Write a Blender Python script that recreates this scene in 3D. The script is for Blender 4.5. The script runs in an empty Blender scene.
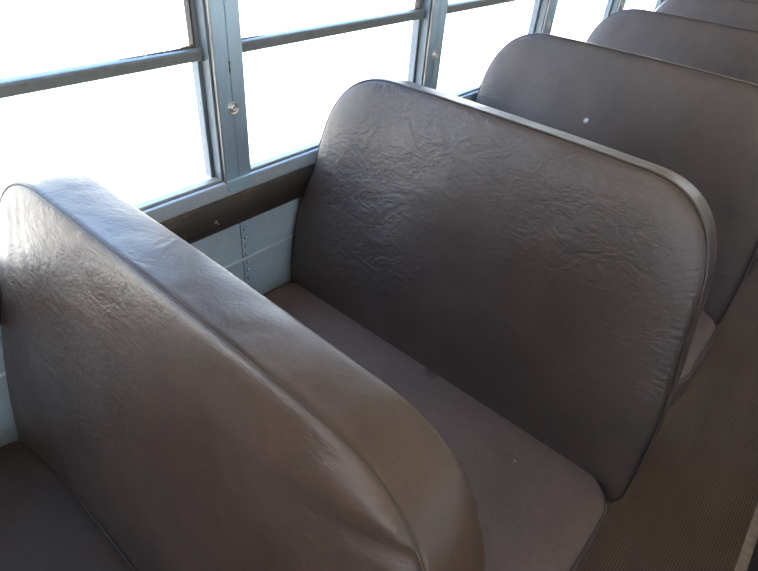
import bpy, math, random
import numpy as np
from mathutils import Matrix, Vector, noise

# ------------------------------------------------------------------ camera
Z0 = 0.76                       # window sill height above the bus floor
scn = bpy.context.scene
cam_d = bpy.data.cameras.new('camera')
cam = bpy.data.objects.new('camera', cam_d)
scn.collection.objects.link(cam)
RIGHT = (0.65666, -0.75080, 0.07145)
DOWN = (-0.41713, -0.44047, -0.79498)
FWD = (0.62834, 0.49223, -0.60242)
m = Matrix.Identity(4)
for i in range(3):
    m[i][0] = RIGHT[i]; m[i][1] = -DOWN[i]; m[i][2] = -FWD[i]
m[0][3], m[1][3], m[2][3] = -0.6847, -0.9649, 0.5793 + Z0
cam.matrix_world = m
cam_d.sensor_width = 36.0
cam_d.lens = 555.44 / 758 * 36
cam_d.clip_start = 0.01
scn.camera = cam

# ------------------------------------------------------------------ world, sun, exposure
scn.view_settings.view_transform = 'Standard'
scn.view_settings.look = 'None'
scn.view_settings.exposure = 0.2
scn.view_settings.gamma = 1.0
scn.view_settings.use_curve_mapping = False
SKY_STRENGTH = 5.6
world = bpy.data.worlds.new('sky_world'); scn.world = world
world.use_nodes = True
wt = world.node_tree; wt.nodes.clear()
geo = wt.nodes.new('ShaderNodeTexCoord')
sep = wt.nodes.new('ShaderNodeSeparateXYZ')
rmp = wt.nodes.new('ShaderNodeValToRGB')
bgn = wt.nodes.new('ShaderNodeBackground')
wo = wt.nodes.new('ShaderNodeOutputWorld')
wt.links.new(geo.outputs['Generated'], sep.inputs[0])
wt.links.new(sep.outputs['Z'], rmp.inputs[0])
wt.links.new(rmp.outputs[0], bgn.inputs[0])
azi = wt.nodes.new('ShaderNodeMapRange')       # the sky is brighter on the side the windows look to
wt.links.new(sep.outputs['Y'], azi.inputs[0])
azi.inputs[1].default_value = -0.7; azi.inputs[2].default_value = 0.7
azi.inputs[3].default_value = 0.55 * SKY_STRENGTH; azi.inputs[4].default_value = 1.25 * SKY_STRENGTH
wt.links.new(azi.outputs[0], bgn.inputs[1])
wt.links.new(bgn.outputs[0], wo.inputs[0])
rmp.color_ramp.elements[0].position = 0.0
rmp.color_ramp.elements[0].color = (0.93, 0.94, 0.95, 1)
rmp.color_ramp.elements[1].position = 1.0
rmp.color_ramp.elements[1].color = (0.20, 0.38, 0.78, 1)
e = rmp.color_ramp.elements.new(0.35); e.color = (0.36, 0.60, 1.0, 1)
bgn.inputs[1].default_value = SKY_STRENGTH

sun_d = bpy.data.lights.new('sun', 'SUN')
sun_d.energy = 25.0; sun_d.angle = math.radians(0.6); sun_d.color = (1.0, 0.95, 0.87)
sun = bpy.data.objects.new('sun', sun_d); scn.collection.objects.link(sun)
sun.rotation_euler = Vector((-0.25, -0.40, 0.88)).to_track_quat('Z', 'Y').to_euler()
sun.location = (0, -4, 8)

# ------------------------------------------------------------------ helpers
COL = scn.collection
P = 0.711                        # window pitch
NFIRST, NLAST = -4, 7            # posts
X0, X1 = NFIRST * P, NLAST * P
YL = -2.27                       # far (driver's) side wall
ZC = 1.86                        # ceiling height at the crown
ZW = 1.36                        # window head height

def link(o, parent=None):
    COL.objects.link(o)
    if parent is not None: o.parent = parent
    return o

def mesh_obj(name, verts, faces, mat, parent=None, smooth=False, loc=None):
    me = bpy.data.meshes.new(name)
    me.from_pydata([tuple(map(float, v)) for v in verts], [], faces)
    me.validate(); me.update()
    if smooth:
        me.polygons.foreach_set('use_smooth', [True] * len(me.polygons))
    me.materials.append(mat)
    o = bpy.data.objects.new(name, me)
    if loc is not None: o.location = loc
    return link(o, parent)

def empty(name, loc=(0, 0, 0), parent=None):
    o = bpy.data.objects.new(name, None); o.location = loc
    o.empty_display_size = 0.05
    return link(o, parent)

class MB:
    def __init__(s): s.v = []; s.f = []
    def add(s, v, f):
        n = len(s.v); s.v += list(v); s.f += [tuple(i + n for i in q) for q in f]
    def box(s, x0, x1, y0, y1, z0, z1, b=0.0):
        # chamfered box
        if b <= 0:
            v = [(x, y, z) for x in (x0, x1) for y in (y0, y1) for z in (z0, z1)]
            f = [(0, 1, 3, 2), (4, 6, 7, 5), (0, 4, 5, 1), (2, 3, 7, 6), (0, 2, 6, 4), (1, 5, 7, 3)]
            s.add(v, f); return
        import bmesh
        bm = bmesh.new(); bmesh.ops.create_cube(bm, size=1)
        for q in bm.verts:
            q.co = Vector(((x0 + x1) / 2 + q.co.x * (x1 - x0), (y0 + y1) / 2 + q.co.y * (y1 - y0), (z0 + z1) / 2 + q.co.z * (z1 - z0)))
        bmesh.ops.bevel(bm, geom=list(bm.edges), offset=b, segments=2, affect='EDGES', profile=0.5)
        bm.verts.index_update()
        s.add([tuple(q.co) for q in bm.verts], [tuple(q.index for q in fc.verts) for fc in bm.faces]); bm.free()
    def tube(s, pts, r, n=10, cap=True):
        pts = [Vector(p) for p in pts]; rings = []
        up = Vector((0.13, 0.27, 0.95))
        for i, p in enumerate(pts):
            t = (pts[min(i + 1, len(pts) - 1)] - pts[max(i - 1, 0)]).normalized()
            a = t.cross(up)
            if a.length < 1e-3: a = t.cross(Vector((1, 0, 0)))
            a.normalize(); b = t.cross(a).normalized()
            rings.append([tuple(p + (a * math.cos(k * math.tau / n) + b * math.sin(k * math.tau / n)) * r) for k in range(n)])
        v = [q for rr in rings for q in rr]
        f = [(i * n + k, i * n + (k + 1) % n, (i + 1) * n + (k + 1) % n, (i + 1) * n + k) for i in range(len(pts) - 1) for k in range(n)]
        if cap: f += [tuple(range(n))[::-1], tuple((len(pts) - 1) * n + k for k in range(n))]
        s.add(v, f)
    def extrude(s, prof, a0, a1, axis, closed=True):
        # prof: 2D points; axis 'x': (y,z) ; 'z': (x,y)
        n = len(prof)
        if axis == 'x': v = [(a0, p[0], p[1]) for p in prof] + [(a1, p[0], p[1]) for p in prof]
        else: v = [(p[0], p[1], a0) for p in prof] + [(p[0], p[1], a1) for p in prof]
        rng = range(n if closed else n - 1)
        f = [(i, (i + 1) % n, n + (i + 1) % n, n + i) for i in rng]
        if closed: f += [tuple(range(n))[::-1], tuple(range(n, 2 * n))]
        s.add(v, f)
    def dome(s, c, r, h, axis, n=16, rings=4):
        # low dome (rivet, screw head) rising along -axis y
        v = []; f = []
        for i in range(rings + 1):
            a = i / rings * math.pi / 2
            rr, hh = r * math.cos(a), h * math.sin(a)
            for k in range(n):
                t = k * math.tau / n
                v.append((c[0] + rr * math.cos(t), c[1] - hh * axis, c[2] + rr * math.sin(t)))
        for i in range(rings):
            for k in range(n): f.append((i * n + k, i * n + (k + 1) % n, (i + 1) * n + (k + 1) % n, (i + 1) * n + k))
        s.add(v, f)
    def build(s, name, mat, parent=None, smooth=False):
        return mesh_obj(name, s.v, s.f, mat, parent, smooth)

def struct(o): o['kind'] = 'structure'; return o
def tag(o, label, cat, group=None):
    o['label'] = label; o['category'] = cat
    if group: o['group'] = group
    return o

# ------------------------------------------------------------------ node materials
class NT:
    def __init__(s, name):
        s.m = bpy.data.materials.new(name); s.m.use_nodes = True
        s.t = s.m.node_tree; s.t.nodes.clear()
        s.out = s.t.nodes.new('ShaderNodeOutputMaterial')
    def n(s, typ, **kw):
        nd = s.t.nodes.new(typ)
        for k, v in kw.items(): setattr(nd, k, v)
        return nd
    def l(s, a, b): s.t.links.new(a, b)
    def val(s, sock, v):
        if isinstance(v, bpy.types.NodeSocket): s.l(v, sock)
        else: sock.default_value = v
    def math(s, op, a, b=0.0, c=None, clamp=False):
        nd = s.n('ShaderNodeMath', operation=op, use_clamp=clamp)
        s.val(nd.inputs[0], a); s.val(nd.inputs[1], b)
        if c is not None: s.val(nd.inputs[2], c)
        return nd.outputs[0]
    def mix(s, f, a, b):
        nd = s.n('ShaderNodeMix', data_type='RGBA')
        s.val(nd.inputs[0], f); s.val(nd.inputs[6], a); s.val(nd.inputs[7], b)
        return nd.outputs[2]
    def coord(s, scale=(1, 1, 1), rot=(0, 0, 0), loc=(0, 0, 0)):
        tc = s.n('ShaderNodeTexCoord'); mp = s.n('ShaderNodeMapping')
        s.l(tc.outputs['Object'], mp.inputs[0])
        mp.inputs['Scale'].default_value = scale; mp.inputs['Rotation'].default_value = rot
        mp.inputs['Location'].default_value = loc
        return mp.outputs[0]
    def noise(s, vec, scale, detail=3, rough=0.5, dist=0.0):
        nd = s.n('ShaderNodeTexNoise'); s.l(vec, nd.inputs['Vector'])
        nd.inputs['Scale'].default_value = scale; nd.inputs['Detail'].default_value = detail
        nd.inputs['Roughness'].default_value = rough; nd.inputs['Distortion'].default_value = dist
        return nd.outputs[0]
    def maprange(s, v, a, b, c, d, smooth=False):
        nd = s.n('ShaderNodeMapRange')
        if smooth: nd.interpolation_type = 'SMOOTHSTEP'
        s.val(nd.inputs[0], v)
        for i, x in enumerate((a, b, c, d)): nd.inputs[i + 1].default_value = x
        return nd.outputs[0]
    def bump(s, h, dist, strength=1.0, normal=None):
        nd = s.n('ShaderNodeBump'); s.l(h, nd.inputs['Height'])
        nd.inputs['Distance'].default_value = dist; nd.inputs['Strength'].default_value = strength
        if normal is not None: s.l(normal, nd.inputs['Normal'])
        return nd.outputs[0]
    def bsdf(s, col, rough, metal=0.0, normal=None, spec=0.5):
        b = s.n('ShaderNodeBsdfPrincipled')
        s.val(b.inputs['Base Color'], col); s.val(b.inputs['Roughness'], rough); s.val(b.inputs['Metallic'], metal)
        b.inputs['Specular IOR Level'].default_value = spec
        if normal is not None: s.l(normal, b.inputs['Normal'])
        s.l(b.outputs[0], s.out.inputs[0]); return b

def vinyl(name, base, dark, rough=0.42, crease=1.0, marks=(), focus=None, spec=0.62, offset=(0, 0, 0), stretch=(1, 1, 1), rot=(0, 0, 0)):
    """worn upholstery vinyl: pebbled grain, crinkle creases, broad undulation; marks = (centre, radius, colour, amount)"""
    t = NT(name); co = t.coord(loc=offset); cs = t.coord(scale=stretch, rot=rot, loc=offset)
    big = t.noise(co, 4.0, 3, 0.5); mid = t.noise(cs, 15.0, 6, 0.60, 0.45)
    mid2 = t.noise(cs, 38.0, 4, 0.6, 0.3)
    ridge = t.math('ABSOLUTE', t.math('SUBTRACT', mid, 0.5)); ridge = t.math('MINIMUM', t.math('MULTIPLY', ridge, 9.0), 1.0)
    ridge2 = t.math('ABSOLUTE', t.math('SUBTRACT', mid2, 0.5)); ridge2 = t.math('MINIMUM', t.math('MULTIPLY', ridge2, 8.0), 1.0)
    mask = t.maprange(t.noise(co, 2.6, 2, 0.5), 0.40, 0.62, 0.25, 1.0, True)
    tc = t.n('ShaderNodeTexCoord')
    if focus:     # where sitters have creased the cover most
        d = t.n('ShaderNodeVectorMath', operation='DISTANCE'); t.l(tc.outputs['Object'], d.inputs[0]); d.inputs[1].default_value = focus[0]
        mask = t.math('MULTIPLY', mask, t.maprange(d.outputs['Value'], focus[1] * 0.35, focus[1], 1.0, 0.18, True))
    grain = t.noise(co, 420.0, 2, 0.6)
    n1 = t.bump(big, 0.010, 0.5)
    n2 = t.bump(t.math('MULTIPLY', ridge, mask), 0.0007 * crease, 1.0, n1)
    n3 = t.bump(t.math('MULTIPLY', ridge2, mask), 0.00028 * crease, 1.0, n2)
    n4 = t.bump(grain, 0.00022, 1.0, n3)
    wear = t.maprange(t.noise(co, 7.0, 5, 0.6), 0.35, 0.7, 0, 1)
    col = t.mix(wear, (*dark, 1), (*base, 1))
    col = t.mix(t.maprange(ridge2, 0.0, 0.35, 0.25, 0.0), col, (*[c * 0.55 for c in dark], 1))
    for c, r, mc, amt in marks:
        d = t.n('ShaderNodeVectorMath', operation='DISTANCE'); t.l(tc.outputs['Object'], d.inputs[0]); d.inputs[1].default_value = c
        dd = t.math('ADD', d.outputs['Value'], t.math('MULTIPLY', t.math('SUBTRACT', t.noise(co, 1.0 / r, 3, 0.6), 0.5), r * 1.2))
        f = t.maprange(dd, r * 0.2, r, amt, 0.0, True)
        col = t.mix(f, col, (*mc, 1))
    ro = t.maprange(t.noise(co, 9.0, 4, 0.6), 0.3, 0.7, max(0.30, rough - 0.04), rough + 0.08)
    t.bsdf(col, ro, 0.0, n4, spec)
    return t.m

def metal(name, col, rough=0.38, metallic=0.75, speck=0.0, brushed=False):
    t = NT(name); co = t.coord(scale=(25, 25, 0.8) if brushed else (1, 1, 1))
    nz = t.noise(co, 6.0 if brushed else 45.0, 4, 0.6)
    c = t.mix(t.maprange(nz, 0.3, 0.7, 0, 1), (*[x * (0.95 if brushed else 0.86) for x in col], 1), (*col, 1))
    n = None
    if speck:
        g = t.noise(t.coord(), 330.0, 2, 0.7)
        c = t.mix(t.maprange(g, 0.42, 0.6, 0, speck), c, (*[min(1, x * 1.7) for x in col], 1))
        n = t.bump(g, 0.0011, 1.0)
    dirt = t.noise(t.coord(), 16.0, 5, 0.65)
    c = t.mix(t.maprange(dirt, 0.62, 0.78, 0, 0.5), c, (0.16, 0.12, 0.08, 1))
    t.bsdf(c, rough, metallic, n)
    return t.m

def plain(name, col, rough=0.5, metallic=0.0, var=0.15, scale=30):
    t = NT(name); nz = t.noise(t.coord(), scale, 4, 0.6)
    c = t.mix(nz, (*[x * (1 - var) for x in col], 1), (*[min(1, x * (1 + var)) for x in col], 1))
    t.bsdf(c, rough, metallic, t.bump(nz, 0.0006, 0.4)); return t.m

M_post = metal('anodised_post', (0.54, 0.72, 0.88), 0.38, 0.5, brushed=True)
M_sash = metal('aluminium_sash', (0.23, 0.245, 0.25), 0.45, 0.5)
M_edge = metal('bright_edge', (0.42, 0.42, 0.40), 0.40, 0.6)
M_ledge = metal('ledge_aluminium', (0.50, 0.47, 0.42), 0.45, 0.3)
M_track = metal('track_aluminium', (0.17, 0.20, 0.22), 0.6, 0.1)
M_sill = metal('speckled_sill', (0.66, 0.82, 0.97), 0.42, 0.35, speck=0.7)
M_panel = metal('hammered_panel', (0.58, 0.80, 0.98), 0.42, 0.2, speck=0.55)
M_seam = plain('panel_paint', (0.60, 0.82, 0.99), 0.4, 0.35, 0.03)
M_rivet = plain('rivet_paint', (0.72, 0.82, 0.90), 0.32, 0.5, 0.03)
M_steel = plain('dark_steel', (0.05, 0.05, 0.055), 0.45, 0.6)
M_bolt = plain('zinc_bolt', (0.80, 0.79, 0.76), 0.28, 0.9)
M_gasket_shade = plain('dirty_gasket_and_shade', (0.07, 0.06, 0.05), 0.8)  # dirty rubber, also the painted shade around rivets and in bolt recesses
M_grime = plain('grime', (0.14, 0.10, 0.06), 0.9, 0, 0.6, 150)
M_white = plain('white_enamel', (0.62, 0.57, 0.50), 0.45, 0, 0.04, 4)
M_piping = plain('seam_thread', (0.030, 0.022, 0.018), 0.55)
BASE = (0.095, 0.064, 0.054); DARK = (0.068, 0.046, 0.038)
M_trim = vinyl('trim_vinyl', (0.075, 0.055, 0.045), (0.045, 0.034, 0.028), 0.42, 1.6, stretch=(0.35, 1, 1))

def glass_mat():
    t = NT('dusty_glass')
    tr = t.n('ShaderNodeBsdfTransparent'); tr.inputs[0].default_value = (0.93, 0.95, 0.94, 1)
    gl = t.n('ShaderNodeBsdfGlossy'); gl.inputs['Roughness'].default_value = 0.02
    df = t.n('ShaderNodeBsdfDiffuse'); df.inputs[0].default_value = (0.30, 0.26, 0.20, 1)
    lw = t.n('ShaderNodeLayerWeight'); lw.inputs[0].default_value = 0.5
    frs = t.math('MULTIPLY_ADD', t.math('POWER', lw.outputs['Facing'], 5.0), 0.55, 0.035)
    m1 = t.n('ShaderNodeMixShader'); t.l(frs, m1.inputs[0]); t.l(tr.outputs[0], m1.inputs[1]); t.l(gl.outputs[0], m1.inputs[2])
    sp = t.noise(t.coord(), 95.0, 2, 0.5)
    area = t.maprange(t.noise(t.coord(), 6.0, 2, 0.5), 0.5, 0.62, 0, 1, True)
    f = t.math('MULTIPLY', t.maprange(sp, 0.70, 0.76, 0, 0.75), area)
    m2 = t.n('ShaderNodeMixShader'); t.l(f, m2.inputs[0]); t.l(m1.outputs[0], m2.inputs[1]); t.l(df.outputs[0], m2.inputs[2])
    t.l(m2.outputs[0], t.out.inputs[0]); return t.m
M_glass = glass_mat()

def ribbed_rubber():
    t = NT('ribbed_aisle_rubber'); tc = t.n('ShaderNodeTexCoord'); sp = t.n('ShaderNodeSeparateXYZ'); t.l(tc.outputs['Object'], sp.inputs[0])
    w = t.math('SINE', t.math('MULTIPLY', sp.outputs['Y'], math.tau / 0.0070))
    w = t.math('MULTIPLY_ADD', w, 0.5, 0.5)
    h = t.maprange(w, 0.25, 0.75, 0, 1, True)
    dirt = t.noise(t.coord(scale=(0.4, 1, 1)), 9.0, 5, 0.65)
    wornc = t.mix(t.maprange(dirt, 0.4, 0.7, 0, 1), (0.150, 0.094, 0.062, 1), (0.215, 0.138, 0.088, 1))
    c = t.mix(h, (0.105, 0.066, 0.044, 1), wornc)
    t.bsdf(c, 0.62, 0, t.bump(h, 0.0010, 0.8), 0.35); return t.m
M_rib = ribbed_rubber()
M_rubber = plain('smooth_floor_rubber', (0.035, 0.022, 0.020), 0.6, 0, 0.3, 12)
M_strip = plain('worn_aisle_strip', (0.42, 0.33, 0.24), 0.5, 0.3, 0.5, 60)
M_ground = plain('pale_ground', (0.80, 0.71, 0.60), 0.9, 0, 0.1, 3)

# ------------------------------------------------------------------ outside ground
g = MB(); g.box(-60, 60, -60, 60, -1.15, -1.10)
struct(g.build('ground', M_ground))

# ------------------------------------------------------------------ floor
fl = MB(); fl.box(X0, X1, YL - 0.05, 0.05, -0.05, -0.004)
struct(fl.build('floor', M_rubber))
ai = MB(); ai.box(X0, X1, -1.262, -0.86, -0.004, 0.0)
struct(ai.build('floor', M_rib))
st = MB(); st.extrude([(-1.286, -0.004), (-1.286, 0.002), (-1.280, 0.005), (-1.268, 0.005), (-1.262, 0.002), (-1.262, -0.004)], X0, X1, 'x')
struct(st.build('trim_1', M_strip))
st2 = MB(); st2.extrude([(-0.862, -0.004), (-0.862, 0.002), (-0.85, 0.004), (-0.838, 0.002), (-0.838, -0.004)], X0, X1, 'x')
struct(st2.build('trim_2', M_strip))

# ------------------------------------------------------------------ side walls
def side(mirror):
    """everything of one side wall; mirror maps y -> YL - y"""
    def Y(y): return YL - y if mirror else y
    def box(mb, x0, x1, y0, y1, z0, z1, b=0): 
        a, c = sorted((Y(y0), Y(y1))); mb.box(x0, x1, a, c, z0, z1, b)
    def ext(mb, prof, axis='x', a0=X0, a1=X1):
        pr = [(Y(p[0]), p[1]) for p in prof] if axis == 'x' else [(p[0], Y(p[1])) for p in prof]
        if mirror: pr = pr[::-1]
        mb.extrude(pr, a0, a1, axis)
    sname = 'left' if mirror else 'right'
    bead = [(0.008, Z0 - 0.2372), (0.0025, Z0 - 0.2355), (0.0008, Z0 - 0.2325), (0.0025, Z0 - 0.2295), (0.008, Z0 - 0.2278)]
    w = MB()
    box(w, X0, X1, 0.006, 0.05, -0.004, Z0 - 0.05)
    wall = struct(w.build('wall_' + sname, M_panel))
    s = MB(); ext(s, bead); s.build('panel_bead', M_rivet, wall)
    # panel lap seams and rivets
    for n in range(NFIRST + 1, NLAST):
        x = n * P
        if not mirror and -2 < n < 5:
            s = MB(); box(s, x - 0.005, x + 0.02, 0.0042, 0.008, 0.0, Z0 - 0.11); s.build('lap_seam', M_seam, wall)
            s = MB(); box(s, x - 0.0066, x - 0.005, 0.0056, 0.008, 0.0, Z0 - 0.11); s.build('lap_gap', M_gasket_shade, wall)
            for k in range(8):
                r = MB(); r.dome((x + 0.0065, 0.0042, Z0 - 0.146 - 0.0245 * k), 0.0046, 0.0042, 1); rv = r.build('rivet', M_rivet, wall, True)
                r = MB(); r.dome((x + 0.0065, 0.0043, Z0 - 0.146 - 0.0245 * k), 0.0062, 0.0006, 1); r.build('rivet_shade_ring', M_gasket_shade, rv, True)  # dark ring stands in for the shade around the rivet head
    # header above the windows
    h = MB(); box(h, X0, X1, 0.0, 0.05, ZW, ZW + 0.11)
    h.build('header_panel', M_white, wall)
    # padded vinyl roll under the sill
    prof = []
    for k in range(13):
        a = k / 12
        prof.append((0.006 - 0.019 * math.sin(math.pi * a) ** 0.55, Z0 - 0.0405 - 0.0865 * a))
    prof += [(0.02, Z0 - 0.127), (0.02, Z0 - 0.0405)]
    nx = 330; v = []; f = []; npf = len(prof)
    for i in range(nx + 1):
        x = X0 + (X1 - X0) * i / nx
        for j, (yy, zz) in enumerate(prof):
            if j <= 12:
                wob = 0.0022 * noise.noise(Vector((x * 9, zz * 30, 3.1 if mirror else 1.7))) * math.sin(math.pi * j / 12)
                yy += wob
            v.append((x, Y(yy), zz))
    for i in range(nx):
        for j in range(npf):
            a, b2 = i * npf + j, i * npf + (j + 1) % npf
            f.append((a, b2, b2 + npf, a + npf))
    roll = struct(mesh_obj('trim_4' if mirror else 'trim_3', v, f, M_trim, None, True))
    if not mirror:
        s = MB(); s.dome((-0.081, -0.0128, Z0 - 0.086), 0.0040, 0.0022, 1); s.dome((-0.076, -0.0128, Z0 - 0.0925), 0.0022, 0.0014, 1)
        s.build('staple', M_bolt, roll, True)
    # sill
    s = MB()
    ext(s, [(0.0, Z0 - 0.040), (0.0, Z0 - 0.0105), (0.002, Z0 - 0.0085), (0.034, Z0 - 0.0085), (0.034, Z0 - 0.05), (0.004, Z0 - 0.05)])
    sill = struct(s.build('trim_6' if mirror else 'trim_5', M_sill))
    s = MB(); ext(s, [(0.0095, Z0 - 0.0085), (0.0095, Z0 - 0.0035), (0.011, Z0 - 0.002), (0.030, Z0 - 0.002), (0.0305, Z0 - 0.009), (0.036, Z0 - 0.009), (0.036, Z0 - 0.0145), (0.0095, Z0 - 0.0145)])
    s.build('ledge', M_ledge, sill)
    s = MB(); ext(s, [(0.0080, Z0 - 0.0086), (0.0080, Z0 - 0.0078), (0.0096, Z0 - 0.0078), (0.0096, Z0 - 0.0086)])
    s.build('ledge_gap', M_gasket_shade, sill)
    # posts
    for n in range(NFIRST, NLAST + 1):
        x = n * P
        pf = [(-0.0376, 0.055), (-0.0376, 0.0005), (-0.0368, -0.0020), (-0.0345, -0.0026), (-0.0325, -0.0018), (-0.0318, 0.0)]
        k0 = -0.0300
        for k in range(7):
            a = k0 + k * 0.0038
            pf += [(a, 0.0), (a + 0.0005, 0.0006), (a + 0.0011, 0.0006), (a + 0.0016, 0.0)]
        pf += [(-0.0018, 0.0), (-0.0012, 0.0035), (0.0012, 0.0035), (0.0018, 0.0), (0.0335, 0.0), (0.035, 0.0012), (0.035, 0.055)]
        b = MB(); pr = [(x + p, q) for p, q in pf]
        ext(b, pr, 'z', Z0 - 0.0105, ZW)
        num = 8 + (n - NFIRST) + (12 if mirror else 0)
        post = struct(b.build('trim_%d' % num, M_post))
        b = MB(); ext(b, [(x - 0.0382, 0.030), (x - 0.0382, -0.0002), (x - 0.0372, -0.0024), (x - 0.0352, -0.0032), (x - 0.0345, -0.0028), (x - 0.0365, 0.0), (x - 0.0372, 0.030)], 'z', Z0 - 0.0105, ZW)
        b.build('edge_bead', M_edge, post)
        if mirror: continue
        b = MB()   # dished washer
        n_ = 24; vv = []; ff = []
        for rr, hh in ((0.0140, 0.0), (0.0138, 0.0028), (0.0125, 0.0042), (0.0108, 0.0034), (0.0088, 0.0006), (0.0070, 0.0006), (0.0068, 0.0050), (0.0054, 0.0058), (0.0036, 0.0054), (0.0001, 0.0020)):
            vv += [(x + rr * math.cos(t * math.tau / n_), -hh, Z0 + 0.1524 + rr * math.sin(t * math.tau / n_)) for t in range(n_)]
        for i in range(9):
            ff += [(i * n_ + k, i * n_ + (k + 1) % n_, (i + 1) * n_ + (k + 1) % n_, (i + 1) * n_ + k) for k in range(n_)]
        b.add(vv, ff); bo = b.build('bolt', M_bolt, post, True)
        b = MB(); b.dome((x, -0.0021, Z0 + 0.1524), 0.0034, 0.0004, 1, 6, 2); b.build('bolt_socket_shade', M_gasket_shade, bo)  # dark disc painting in the shade of the bolt's recess
        # foot bracket: rounded plate over the sill
        pl = []
        hw = 0.035
        for k in range(9):
            a = math.pi + k / 8 * math.pi / 2; pl.append((-hw + 0.016 + 0.016 * math.cos(a), -0.021 + 0.014 * math.sin(a)))
        for k in range(9):
            a = 1.5 * math.pi + k / 8 * math.pi / 2; pl.append((hw - 0.016 + 0.016 * math.cos(a), -0.021 + 0.014 * math.sin(a)))
        pl += [(hw, -0.006), (-hw, -0.006)]
        vv = [(x + a * 0.96, -0.0065, Z0 + c * 0.97) for a, c in pl] + [(x + a * 1.03, 0.0, Z0 + c - (0.001 if c < -.01 else 0)) for a, c in pl]
        nn = len(pl)
        ff = [tuple(range(nn))] + [(i, (i + 1) % nn, nn + (i + 1) % nn, nn + i) for i in range(nn)]
        b = MB(); b.add(vv, ff); b.build('foot_bracket', M_seam, post)
        b = MB(); b.dome((x - 0.004, -0.0065, Z0 - 0.029), 0.0026, 0.0014, 1); b.dome((x + 0.006, -0.0065, Z0 - 0.0285), 0.0026, 0.0014, 1)
        b.build('bracket_screw', M_bolt, post, True)
        if n == 0:
            b = MB()
            for k in range(5): b.dome((x + 0.001 + 0.001 * math.sin(k * 2), 0.0035, Z0 + 0.226 + 0.0045 * k), 0.0030, 0.004, 1, 8)
            b.build('dirt_plug', M_grime, post, True)
    # windows
    for n in range(NFIRST, NLAST):
        xa, xb = n * P + 0.035, (n + 1) * P - 0.0376
        win = struct(empty('window_%d' % (n - NFIRST + 1 + (NLAST - NFIRST if mirror else 0)), (0, 0, 0)))
        s = MB()   # tracks beside the posts
        box(s, xb - 0.0150, xb, 0.029, 0.052, Z0 - 0.003, ZW, 0.001); box(s, xb - 0.006, xb + 0.001, 0.004, 0.031, Z0 - 0.003, ZW, 0.001)
        box(s, xa, xa + 0.0125, 0.032, 0.052, Z0, ZW, 0.001)
        box(s, xa, xb, 0.030, 0.052, ZW - 0.02, ZW, 0.001)
        s.build('window_frame', M_track, win)
        s = MB()   # meeting rail with a raised top lip
        ext(s, [(0.022, Z0 + 0.2505), (0.020, Z0 + 0.2525), (0.020, Z0 + 0.2680), (0.0225, Z0 + 0.2715), (0.027, Z0 + 0.2725), (0.044, Z0 + 0.2725), (0.044, Z0 + 0.2505)], 'x', xa, xb)
        s.build('meeting_rail', M_sash, win)
        s = MB(); box(s, xb - 0.016, xb - 0.001, 0.0180, 0.032, Z0 + 0.2500, Z0 + 0.2730, 0.0015); s.build('rail_clip', M_sash, win)
        s = MB(); box(s, xb - 0.0190, xb - 0.0145, 0.0295, 0.046, Z0 + 0.273, ZW - 0.02); box(s, xa + 0.0125, xa + 0.016, 0.036, 0.046, Z0 + 0.273, ZW - 0.02)
        s.build('gasket', M_gasket_shade, win)
        s = MB(); box(s, xa + 0.008, xb - 0.008, 0.032, 0.035, Z0 - 0.008, Z0 + 0.26); s.build('glass_pane', M_glass, win)
        s = MB(); box(s, xa + 0.008, xb - 0.008, 0.038, 0.042, Z0 + 0.262, ZW - 0.01); s.build('glass_pane', M_glass, win)
        if not mirror and n in (-1, 0, 1):
            rnd = random.Random(40 + n); s = MB()   # crusted dirt along the rail by the posts
            for k in range(260):
                u = rnd.random() ** 2.2
                xx = xb - 0.016 - u * 0.15 if n != 0 else (xa + 0.006 + u * 0.08 if k % 2 else xb - 0.012 - u * 0.05)
                r = 0.0015 * (1 - 0.6 * u) * rnd.uniform(0.5, 1.2)
                s.dome((xx, 0.0365 + rnd.uniform(-.002, .002), Z0 + 0.2722 + rnd.uniform(-.001, 0.0045) * (1 - u) ** 5), r * 2.2, r * 2, 1, 6, 2)
            s.build('crusted_dirt', M_grime, win, True)
side(False); side(True)

# ------------------------------------------------------------------ roof, ends
v = []; f = []; NR = 28
for i in range(NR + 1):
    a = math.pi * i / NR
    yy = YL / 2 + (-YL / 2 + 0.05) * math.cos(a); zz = ZW + 0.11 + (ZC - ZW - 0.11) * math.sin(a) ** 0.8
    v += [(X0, yy, zz), (X1, yy, zz), (X0, yy * 1.0, zz + 0.04), (X1, yy, zz + 0.04)]
for i in range(NR):
    a, b = i * 4, (i + 1) * 4
    f += [(a, a + 1, b + 1, b), (a + 2, b + 2, b + 3, a + 3)]
f += [(0, 2, 3, 1), (NR * 4, NR * 4 + 1, NR * 4 + 3, NR * 4 + 2)]
struct(mesh_obj('ceiling', v, f, M_white, None, True))
for nm, x, wn, zb, y0, y1 in (('wall_front', X0, 23, 0.72, -2.05, -0.2), ('wall_rear', X1, 24, 1.0, -1.6, -0.65)):
    w = MB(); dx = -0.04 if x == X0 else 0.0
    w.box(x + dx, x + dx + 0.04, YL - .05, .05, -.05, zb); w.box(x + dx, x + dx + 0.04, YL - .05, .05, 1.6, ZC + .05)
    w.box(x + dx, x + dx + 0.04, YL - .05, y0, zb, 1.6); w.box(x + dx, x + dx + 0.04, y1, .05, zb, 1.6)
    struct(w.build(nm, M_white))
    w = MB(); w.box(x + dx + .018, x + dx + .022, y0, y1, zb, 1.6); struct(w.build('window_%d' % wn, M_glass))

# ------------------------------------------------------------------ seats
OUT = dict(yL0=-0.0265, yL1=-0.0476, yR0=-0.9736, yR1=-0.9063, sL=0.5237, sR=0.522, rL=0.2061, rR=0.1676, rRv=0.2373, rLv=0.2515,
           bL=-0.0282, bR=-0.0082, kL=2.805, kR=2.853)

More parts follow.
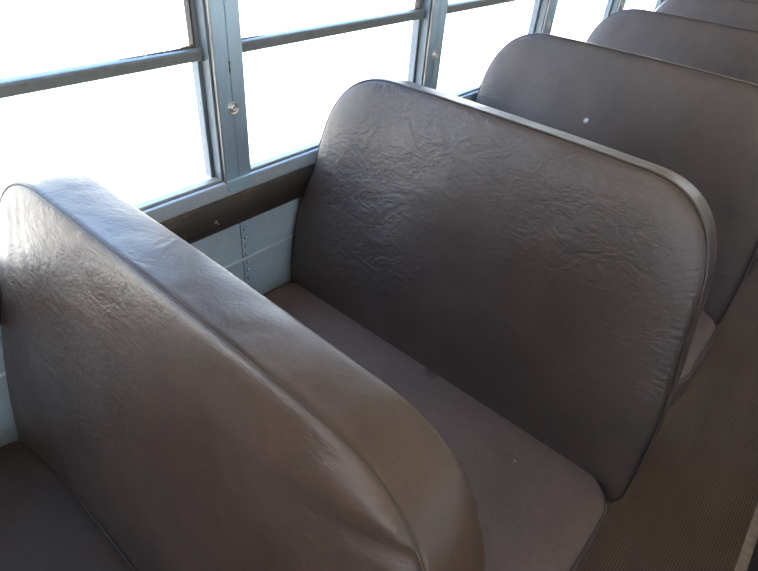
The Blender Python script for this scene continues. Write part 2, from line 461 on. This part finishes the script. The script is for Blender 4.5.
def resample(p, n):
    p = np.array(p); q = np.vstack([p, p[:1]]); d = np.r_[0, np.cumsum(np.linalg.norm(np.diff(q, axis=0), axis=1))]
    t = np.linspace(0, d[-1], n, endpoint=False)
    return np.c_[np.interp(t, d, q[:, 0]), np.interp(t, d, q[:, 1])]

def back_outline(n=640, zb=-0.10):
    o = OUT; A = np.array([o['yL0'], zb]); CL = np.array([o['yL1'], o['sL']]); CR = np.array([o['yR1'], o['sR']]); B = np.array([o['yR0'], zb])
    u = lambda a, b: (b - a) / np.linalg.norm(b - a)
    def corner(P0, Pc, P1, k, m=40):
        t = np.linspace(0, np.pi / 2, m)
        return [Pc + (P0 - Pc) * (1 - np.sin(a) ** (2 / k)) + (P1 - Pc) * (1 - np.cos(a) ** (2 / k)) for a in t]
    def edge(a, b, bul, m=24):
        w = u(a, b); nn = np.array([-w[1], w[0]])
        return [a + (b - a) * t + nn * bul * 4 * t * (1 - t) for t in np.linspace(0, 1, m)]
    a0 = CL + u(CL, A) * o['rLv']; a = CL + u(CL, CR) * o['rL']; b = CR + u(CR, CL) * o['rR']; c = CR + u(CR, B) * o['rRv']
    A1 = A + u(A, a0) * 0.03; B1 = B + u(B, c) * 0.05
    pts = edge(A1, a0, o['bL']) + corner(a0, CL, a, o['kL'])[1:] + edge(a, b, -0.0025)[1:] + corner(b, CR, c, o['kR'])[1:] + edge(c, B1, o['bR'])[1:]
    pts += corner(B1, B, B + np.array([0.05, 0]), 2.0, 8)[1:] + corner(A + np.array([-0.03, 0]), A, A1, 2.0, 8)[:-1]
    return resample(pts, n)

def cushion_outline(n=520, depth=0.41):
    # (u, v): u = along the bus (0 at the back, -depth at the front), v = across the bus
    pts = []
    for cx, cy, r, a0 in ((-0.035, -0.060, 0.035, 0), (-depth + 0.06, -0.085, 0.06, 90), (-depth + 0.12, -0.958 + 0.12, 0.12, 180), (-0.085, -0.958 + 0.085, 0.085, 270)):
        for k in range(15):
            a = math.radians(a0 + k * 6 + 3); pts.append((cx + r * math.cos(a), cy + r * math.sin(a)))
    return resample(pts, n)

def pad(outline, frame, thick, front_h, disp, back_crown=0.010, gus=0.004, back_fn=None, core_r=0.9, inv=1):
    """closed pad: front face rings, gusset rings, back face rings.  frame(a,b,h)->xyz, h>0 outward of the front face"""
    o = np.array(outline); n = len(o)
    lo, hi = o.min(0), o.max(0); mid = (lo + hi) / 2; half = (hi - lo) / 2; r = half.min()
    ax = int(half[1] > half[0]); core = np.tile(mid, (n, 1)); core[:, ax] = np.clip(o[:, ax], mid[ax] - (half[ax] - r), mid[ax] + (half[ax] - r))
    L = np.linalg.norm(core - o, axis=1)
    tan = np.roll(o, -1, 0) - np.roll(o, 1, 0); tan /= np.linalg.norm(tan, axis=1)[:, None]
    nor = np.c_[tan[:, 1], -tan[:, 0]]
    area = 0.5 * np.sum(o[:, 0] * np.roll(o[:, 1], -1) - np.roll(o[:, 0], -1) * o[:, 1])
    if area < 0: nor = -nor      # outward
    arc = np.r_[0, np.cumsum(np.linalg.norm(np.diff(o, axis=0), axis=1))]
    rings = []
    ds = [0.0, 0.0025, 0.006, 0.011, 0.018, 0.027, 0.038, 0.052, 0.068, 0.088]
    def face(dlist, side):
        out = []
        for d in dlist:
            q = o + (core - o) * np.minimum(1, d / L)[:, None]; out.append((q, np.full(n, d), L))
        for fr in (0.12, 0.26, 0.40, 0.54, 0.68, 0.82, 0.95):
            dd = dlist[-1] + (L - dlist[-1]) * fr
            q = o + (core - o) * (dd / L)[:, None]; out.append((q, dd, L))
        return out
    fr = face(ds, 0)
    for q, d, _ in reversed(fr):
        h = front_h(d) + disp(q, d, arc)
        rings.append([frame(q[i, 0], q[i, 1], h[i]) for i in range(n)])
    for w in (0.03, 0.07, 0.14, 0.24, 0.36, 0.5, 0.64, 0.76, 0.86, 0.93, 0.97):
        b = gus * math.sin(math.pi * w) ** 0.6 + (0.0012 * math.sin(math.pi * min(1, w / .1)) if w < .1 else 0)
        q = o + nor * b
        if back_fn is not None: q = q + (back_fn(o) - o) * w
        wr = np.array([0.0012 * noise.noise(Vector((arc[i] * 26, w * 2.0, 7.7))) * math.sin(math.pi * w) for i in range(n)])
        q = q + nor * wr[:, None]
        rings.append([frame(q[i, 0], q[i, 1], -thick * w) for i in range(n)])
    for q, d, _ in face([0.0, 0.003, 0.012, 0.03, 0.06], 1):
        if back_fn is not None: q = q + (back_fn(o) - o) * np.maximum(0, 1 - d / 0.08)[:, None]
        h = back_crown * (1 - np.exp(-d / 0.03))
        rings.append([frame(q[i, 0], q[i, 1], -thick - h[i]) for i in range(n)])
    v = [p for rr in rings for p in rr]; f = []
    for i in range(len(rings) - 1):
        for k in range(n):
            k2 = (k + 1) % n; f.append((i * n + k, i * n + k2, (i + 1) * n + k2, (i + 1) * n + k))
    f.append(tuple(range(n))[::-1]); f.append(tuple((len(rings) - 1) * n + k for k in range(n)))
    if (area > 0) != (inv > 0): f = [q[::-1] for q in f]
    return v, f

def seat(loc, lean, label, group, style, mats, lift=0.0, dys=0.0):
    """seat faces -x; loc = point on the floor below the front plane of the back at its base line"""
    x0, dy, dz = loc
    zb = Z0 - 0.2955 + dz
    root = empty('bus_seat', (x0, dy, 0.0)); tag(root, label, 'seat', group)
    sx, cx = math.sin(lean), math.cos(lean)
    def fr_back(y, s, h):       # local to root
        return (s * sx - h * cx, y, zb + s * cx + h * sx)
    def bh(d): return -0.0012 * np.exp(-d / 0.0018) + 0.0035 * (1 - np.exp(-d / 0.006)) + 0.010 * (1 - np.exp(-d / 0.09))
    sd = style * 11.3
    def disp(q, d, arc):
        out = np.zeros(len(q))
        for i in range(len(q)):
            y, s = q[i]; dd = d[i]
            h = 0.0
            # gathers along the aisle-side seam
            ga = max(0.0, min(1.0, (-0.86 - y) / 0.05)) * math.exp(-dd / 0.024) * min(1, dd / 0.005)
            if style == 0: h += 0.0011 * ga * math.sin(arc[i] * 330 + 3 * noise.noise(Vector((arc[i] * 20, sd, 0))))
            else: h += 0.0008 * max(0, min(1, (s - 0.06) / 0.15)) * ga * math.sin(arc[i] * 500 + 4 * noise.noise(Vector((arc[i] * 25, sd, 0))))
            if style == 0:
                # long fold running in from the aisle corner, swollen above it
                ax_, ay_, bx_, by_ = -0.880, 0.462, -0.60, 0.360
                t = ((y - ax_) * (bx_ - ax_) + (s - ay_) * (by_ - ay_)) / ((bx_ - ax_) ** 2 + (by_ - ay_) ** 2)
                tc = max(-0.05, min(1.0, t)); px, py = ax_ + tc * (bx_ - ax_), ay_ + tc * (by_ - ay_) + 0.012 * math.sin(math.pi * tc)
                dist = math.hypot(y - px, s - py)
                edge = min(1, dd / 0.008)
                h -= 0.0085 * math.exp(-(dist / 0.012) ** 2) * (1 - 0.85 * max(0, tc)) * edge
                h += 0.0080 * math.exp(-(((y + 0.815) / 0.055) ** 2 + ((s - 0.482) / 0.022) ** 2)) * edge
                h += 0.0040 * math.exp(-(((y + 0.70) / 0.09) ** 2 + ((s - 0.43) / 0.03) ** 2)) * edge
                # slack folds fanning down from the window-side corner
                r = math.hypot(y + 0.15, s - 0.60); an = math.atan2(s - 0.60, y + 0.15)
                m = math.exp(-((y + 0.10) / 0.09) ** 2) * math.exp(-((s - 0.40) / 0.09) ** 2) * min(1, dd / 0.02)
                h += 0.0011 * m * math.sin(an * 26)
            # soft slack everywhere
            h += 0.0016 * min(1, dd / 0.06) * noise.noise(Vector((y * 7, s * 7, sd)))
            out[i] = h
        return out
    ol = back_outline()
    def bfn(o):
        w = np.clip((o[:, 0] + 0.5) / 0.46, 0, 1.1); q = o.copy(); q[:, 0] = np.minimum(q[:, 0] + 0.036 * w * np.clip(o[:, 1] / .3, 0, 1), np.maximum(o[:, 0], -0.012)); return q
    v, f = pad(ol, fr_back, 0.0859, bh, disp, back_fn=bfn)
    back = mesh_obj('backrest', v, f, mats[0], root, True)
    # welted seam around the front panel
    keep = [p for p in ol if p[1] > -0.09]
    i0 = max(range(len(ol)), key=lambda k: (ol[k][1] <= -0.09 and ol[(k + 1) % len(ol)][1] > -0.09))
    seq = [ol[(i0 + 1 + k) % len(ol)] for k in range(len(keep))][::2]
    s_ = MB(); s_.tube([fr_back(p[0], p[1], 0.0002) for p in seq], 0.0011 if style else 0.0014, 6); s_.build('seam', mats[2], back, True)
    # cushion
    zt = zb - 0.050 - lift * 0.18
    def fr_c(u, v_, h): return (u - 0.008, v_ * (1.013 if style >= 2 else 1.0), zt + h + lift * (1 - math.exp(min(0, v_ + 0.03) / 0.16)) * (1 - math.exp(min(0, -0.958 - v_) / 0.05)))
    def chh(d): return -0.0010 * np.exp(-d / 0.002) + 0.005 * (1 - np.exp(-d / 0.012)) + 0.002 * (1 - np.exp(-d / 0.10))
    def cdisp(q, d, arc):
        out = np.zeros(len(q))
        for i in range(len(q)):
            ga = max(0.0, min(1.0, (-0.86 - q[i][1]) / 0.06)) * math.exp(-d[i] / 0.02) * min(1, d[i] / 0.004)
            out[i] = 0.0007 * ga * math.sin(arc[i] * 420) + 0.0015 * min(1, d[i] / 0.05) * noise.noise(Vector((q[i][0] * 6, q[i][1] * 6, sd + 5)))
        return out
    col = cushion_outline()
    v, f = pad(col, fr_c, 0.105, chh, cdisp, back_crown=0.0, gus=0.011 if style >= 2 else 0.008)
    cu = mesh_obj('cushion', v, f, mats[1], root, True)
    s_ = MB(); pp = [fr_c(p[0], p[1], 0.0001) for p in col][::2]; s_.tube(pp + pp[:1], 0.0011, 6, False); s_.build('seam', mats[2], cu, True)
    # steel frame under the cushion and two aisle-side legs, wall bracket
    fz = zt - 0.105
    s_ = MB(); s_.box(-0.335, -0.305, -0.88, -0.04, fz - 0.028, fz - 0.001, 0.003); s_.box(-0.06, -0.03, -0.88, -0.04, fz - 0.028, fz - 0.001, 0.003)
    s_.box(-0.335, -0.03, -0.86, -0.83, fz - 0.028, fz - 0.001, 0.003)
    s_.box(-0.335, -0.03, -0.06, -0.035, fz - 0.05, fz - 0.001, 0.003)
    s_.build('seat_frame', M_steel, root)
    for xl, xt in ((-0.31, -0.29), (-0.02, -0.05)):
        s_ = MB(); s_.tube([(xl, -0.80, 0.004), (xl, -0.80, 0.02), ((xl + xt) / 2, -0.80, fz * 0.5), (xt, -0.80, fz - 0.02)], 0.0145, 12)
        lg = s_.build('leg', M_steel, root, True)
        s_ = MB(); s_.box(xl - 0.035, xl + 0.035, -0.83, -0.77, 0.0, 0.006, 0.0015); s_.build('foot_plate', M_steel, lg)
    return root

# colour marks that belong to the covers (scuff on one back, dark stain on one cushion)
vb = dict(rot=(0.5, 0, 0), stretch=(1, 0.8, 1.35))
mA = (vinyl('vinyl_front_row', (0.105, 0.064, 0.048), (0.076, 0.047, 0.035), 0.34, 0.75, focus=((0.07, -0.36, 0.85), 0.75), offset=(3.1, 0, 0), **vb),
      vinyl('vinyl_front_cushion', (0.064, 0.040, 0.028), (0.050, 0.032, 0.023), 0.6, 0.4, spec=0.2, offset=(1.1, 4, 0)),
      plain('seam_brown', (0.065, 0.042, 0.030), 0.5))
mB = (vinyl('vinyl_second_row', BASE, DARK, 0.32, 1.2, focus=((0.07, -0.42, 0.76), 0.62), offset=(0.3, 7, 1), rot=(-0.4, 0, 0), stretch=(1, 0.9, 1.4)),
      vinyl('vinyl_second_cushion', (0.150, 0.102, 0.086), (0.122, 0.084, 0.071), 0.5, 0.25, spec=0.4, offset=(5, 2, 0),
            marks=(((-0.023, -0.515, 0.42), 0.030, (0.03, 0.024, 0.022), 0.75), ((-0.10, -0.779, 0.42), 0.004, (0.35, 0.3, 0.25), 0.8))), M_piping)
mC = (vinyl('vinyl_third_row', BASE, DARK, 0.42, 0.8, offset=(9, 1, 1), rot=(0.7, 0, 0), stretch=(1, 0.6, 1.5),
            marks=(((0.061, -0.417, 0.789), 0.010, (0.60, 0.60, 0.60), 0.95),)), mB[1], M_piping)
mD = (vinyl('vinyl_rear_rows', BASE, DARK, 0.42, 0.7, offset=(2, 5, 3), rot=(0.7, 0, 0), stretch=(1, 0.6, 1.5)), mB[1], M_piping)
SEATS = [
    ((-0.5729, 0.0087, -0.0148), 0.2013, 'nearest brown vinyl bus seat, folded and sagging at its aisle-side top corner', 0, mA, 0.105),
    ((0.1379, 0.0, 0.0), 0.2206, 'brown vinyl bus seat right behind the nearest one, dark stain on its cushion', 1, mB, 0.0),
    ((0.871, 0.008, 0.0), 0.2206, 'brown vinyl bus seat with a small white scuff, third back from the camera', 2, mC, 0.0),
    ((1.662, 0.012, -0.009), 0.2206, 'brown vinyl bus seat, fourth back from the camera, between the scuffed seat and the next', 3, mD, 0.0),
    ((2.405, 0.012, -0.009), 0.2206, 'brown vinyl bus seat, second farthest in view, at the top edge of the photo', 4, mD, 0.0),
    ((3.14, 0.012, -0.009), 0.2206, 'farthest brown vinyl bus seat, a sliver at the top right corner', 5, mD, 0.0),
]
GRP = 'bus seats in a row along the windows'
for loc, lean, lab, style, mats, lift in SEATS:
    proto = seat(loc, lean, lab, GRP, style, mats, lift)

# unseen seats across the aisle and ahead, added to shade and reflect into the frame
def copy_tree(o, parent=None):
    c = o.copy(); COL.objects.link(c); c.parent = parent
    for ch in o.children: copy_tree(ch, c)
    return c
c = copy_tree(proto); c.location = (-1.29, 0.008, 0.009); c['group'] = 'unseen bus seats ahead of the camera'
c['label'] = 'unseen brown vinyl bus seat added on the window side, one row ahead of the nearest one'
for k in range(6):
    c = copy_tree(proto); c.location = (-1.05 + 0.735 * k, YL - 0.008, 0.009); c.scale = (1, -1, 1)
    c['group'] = 'unseen bus seats across the aisle'; c['label'] = 'unseen brown vinyl bus seat added across the aisle, %s row from the front' % ('first', 'second', 'third', 'fourth', 'fifth', 'sixth')[k]
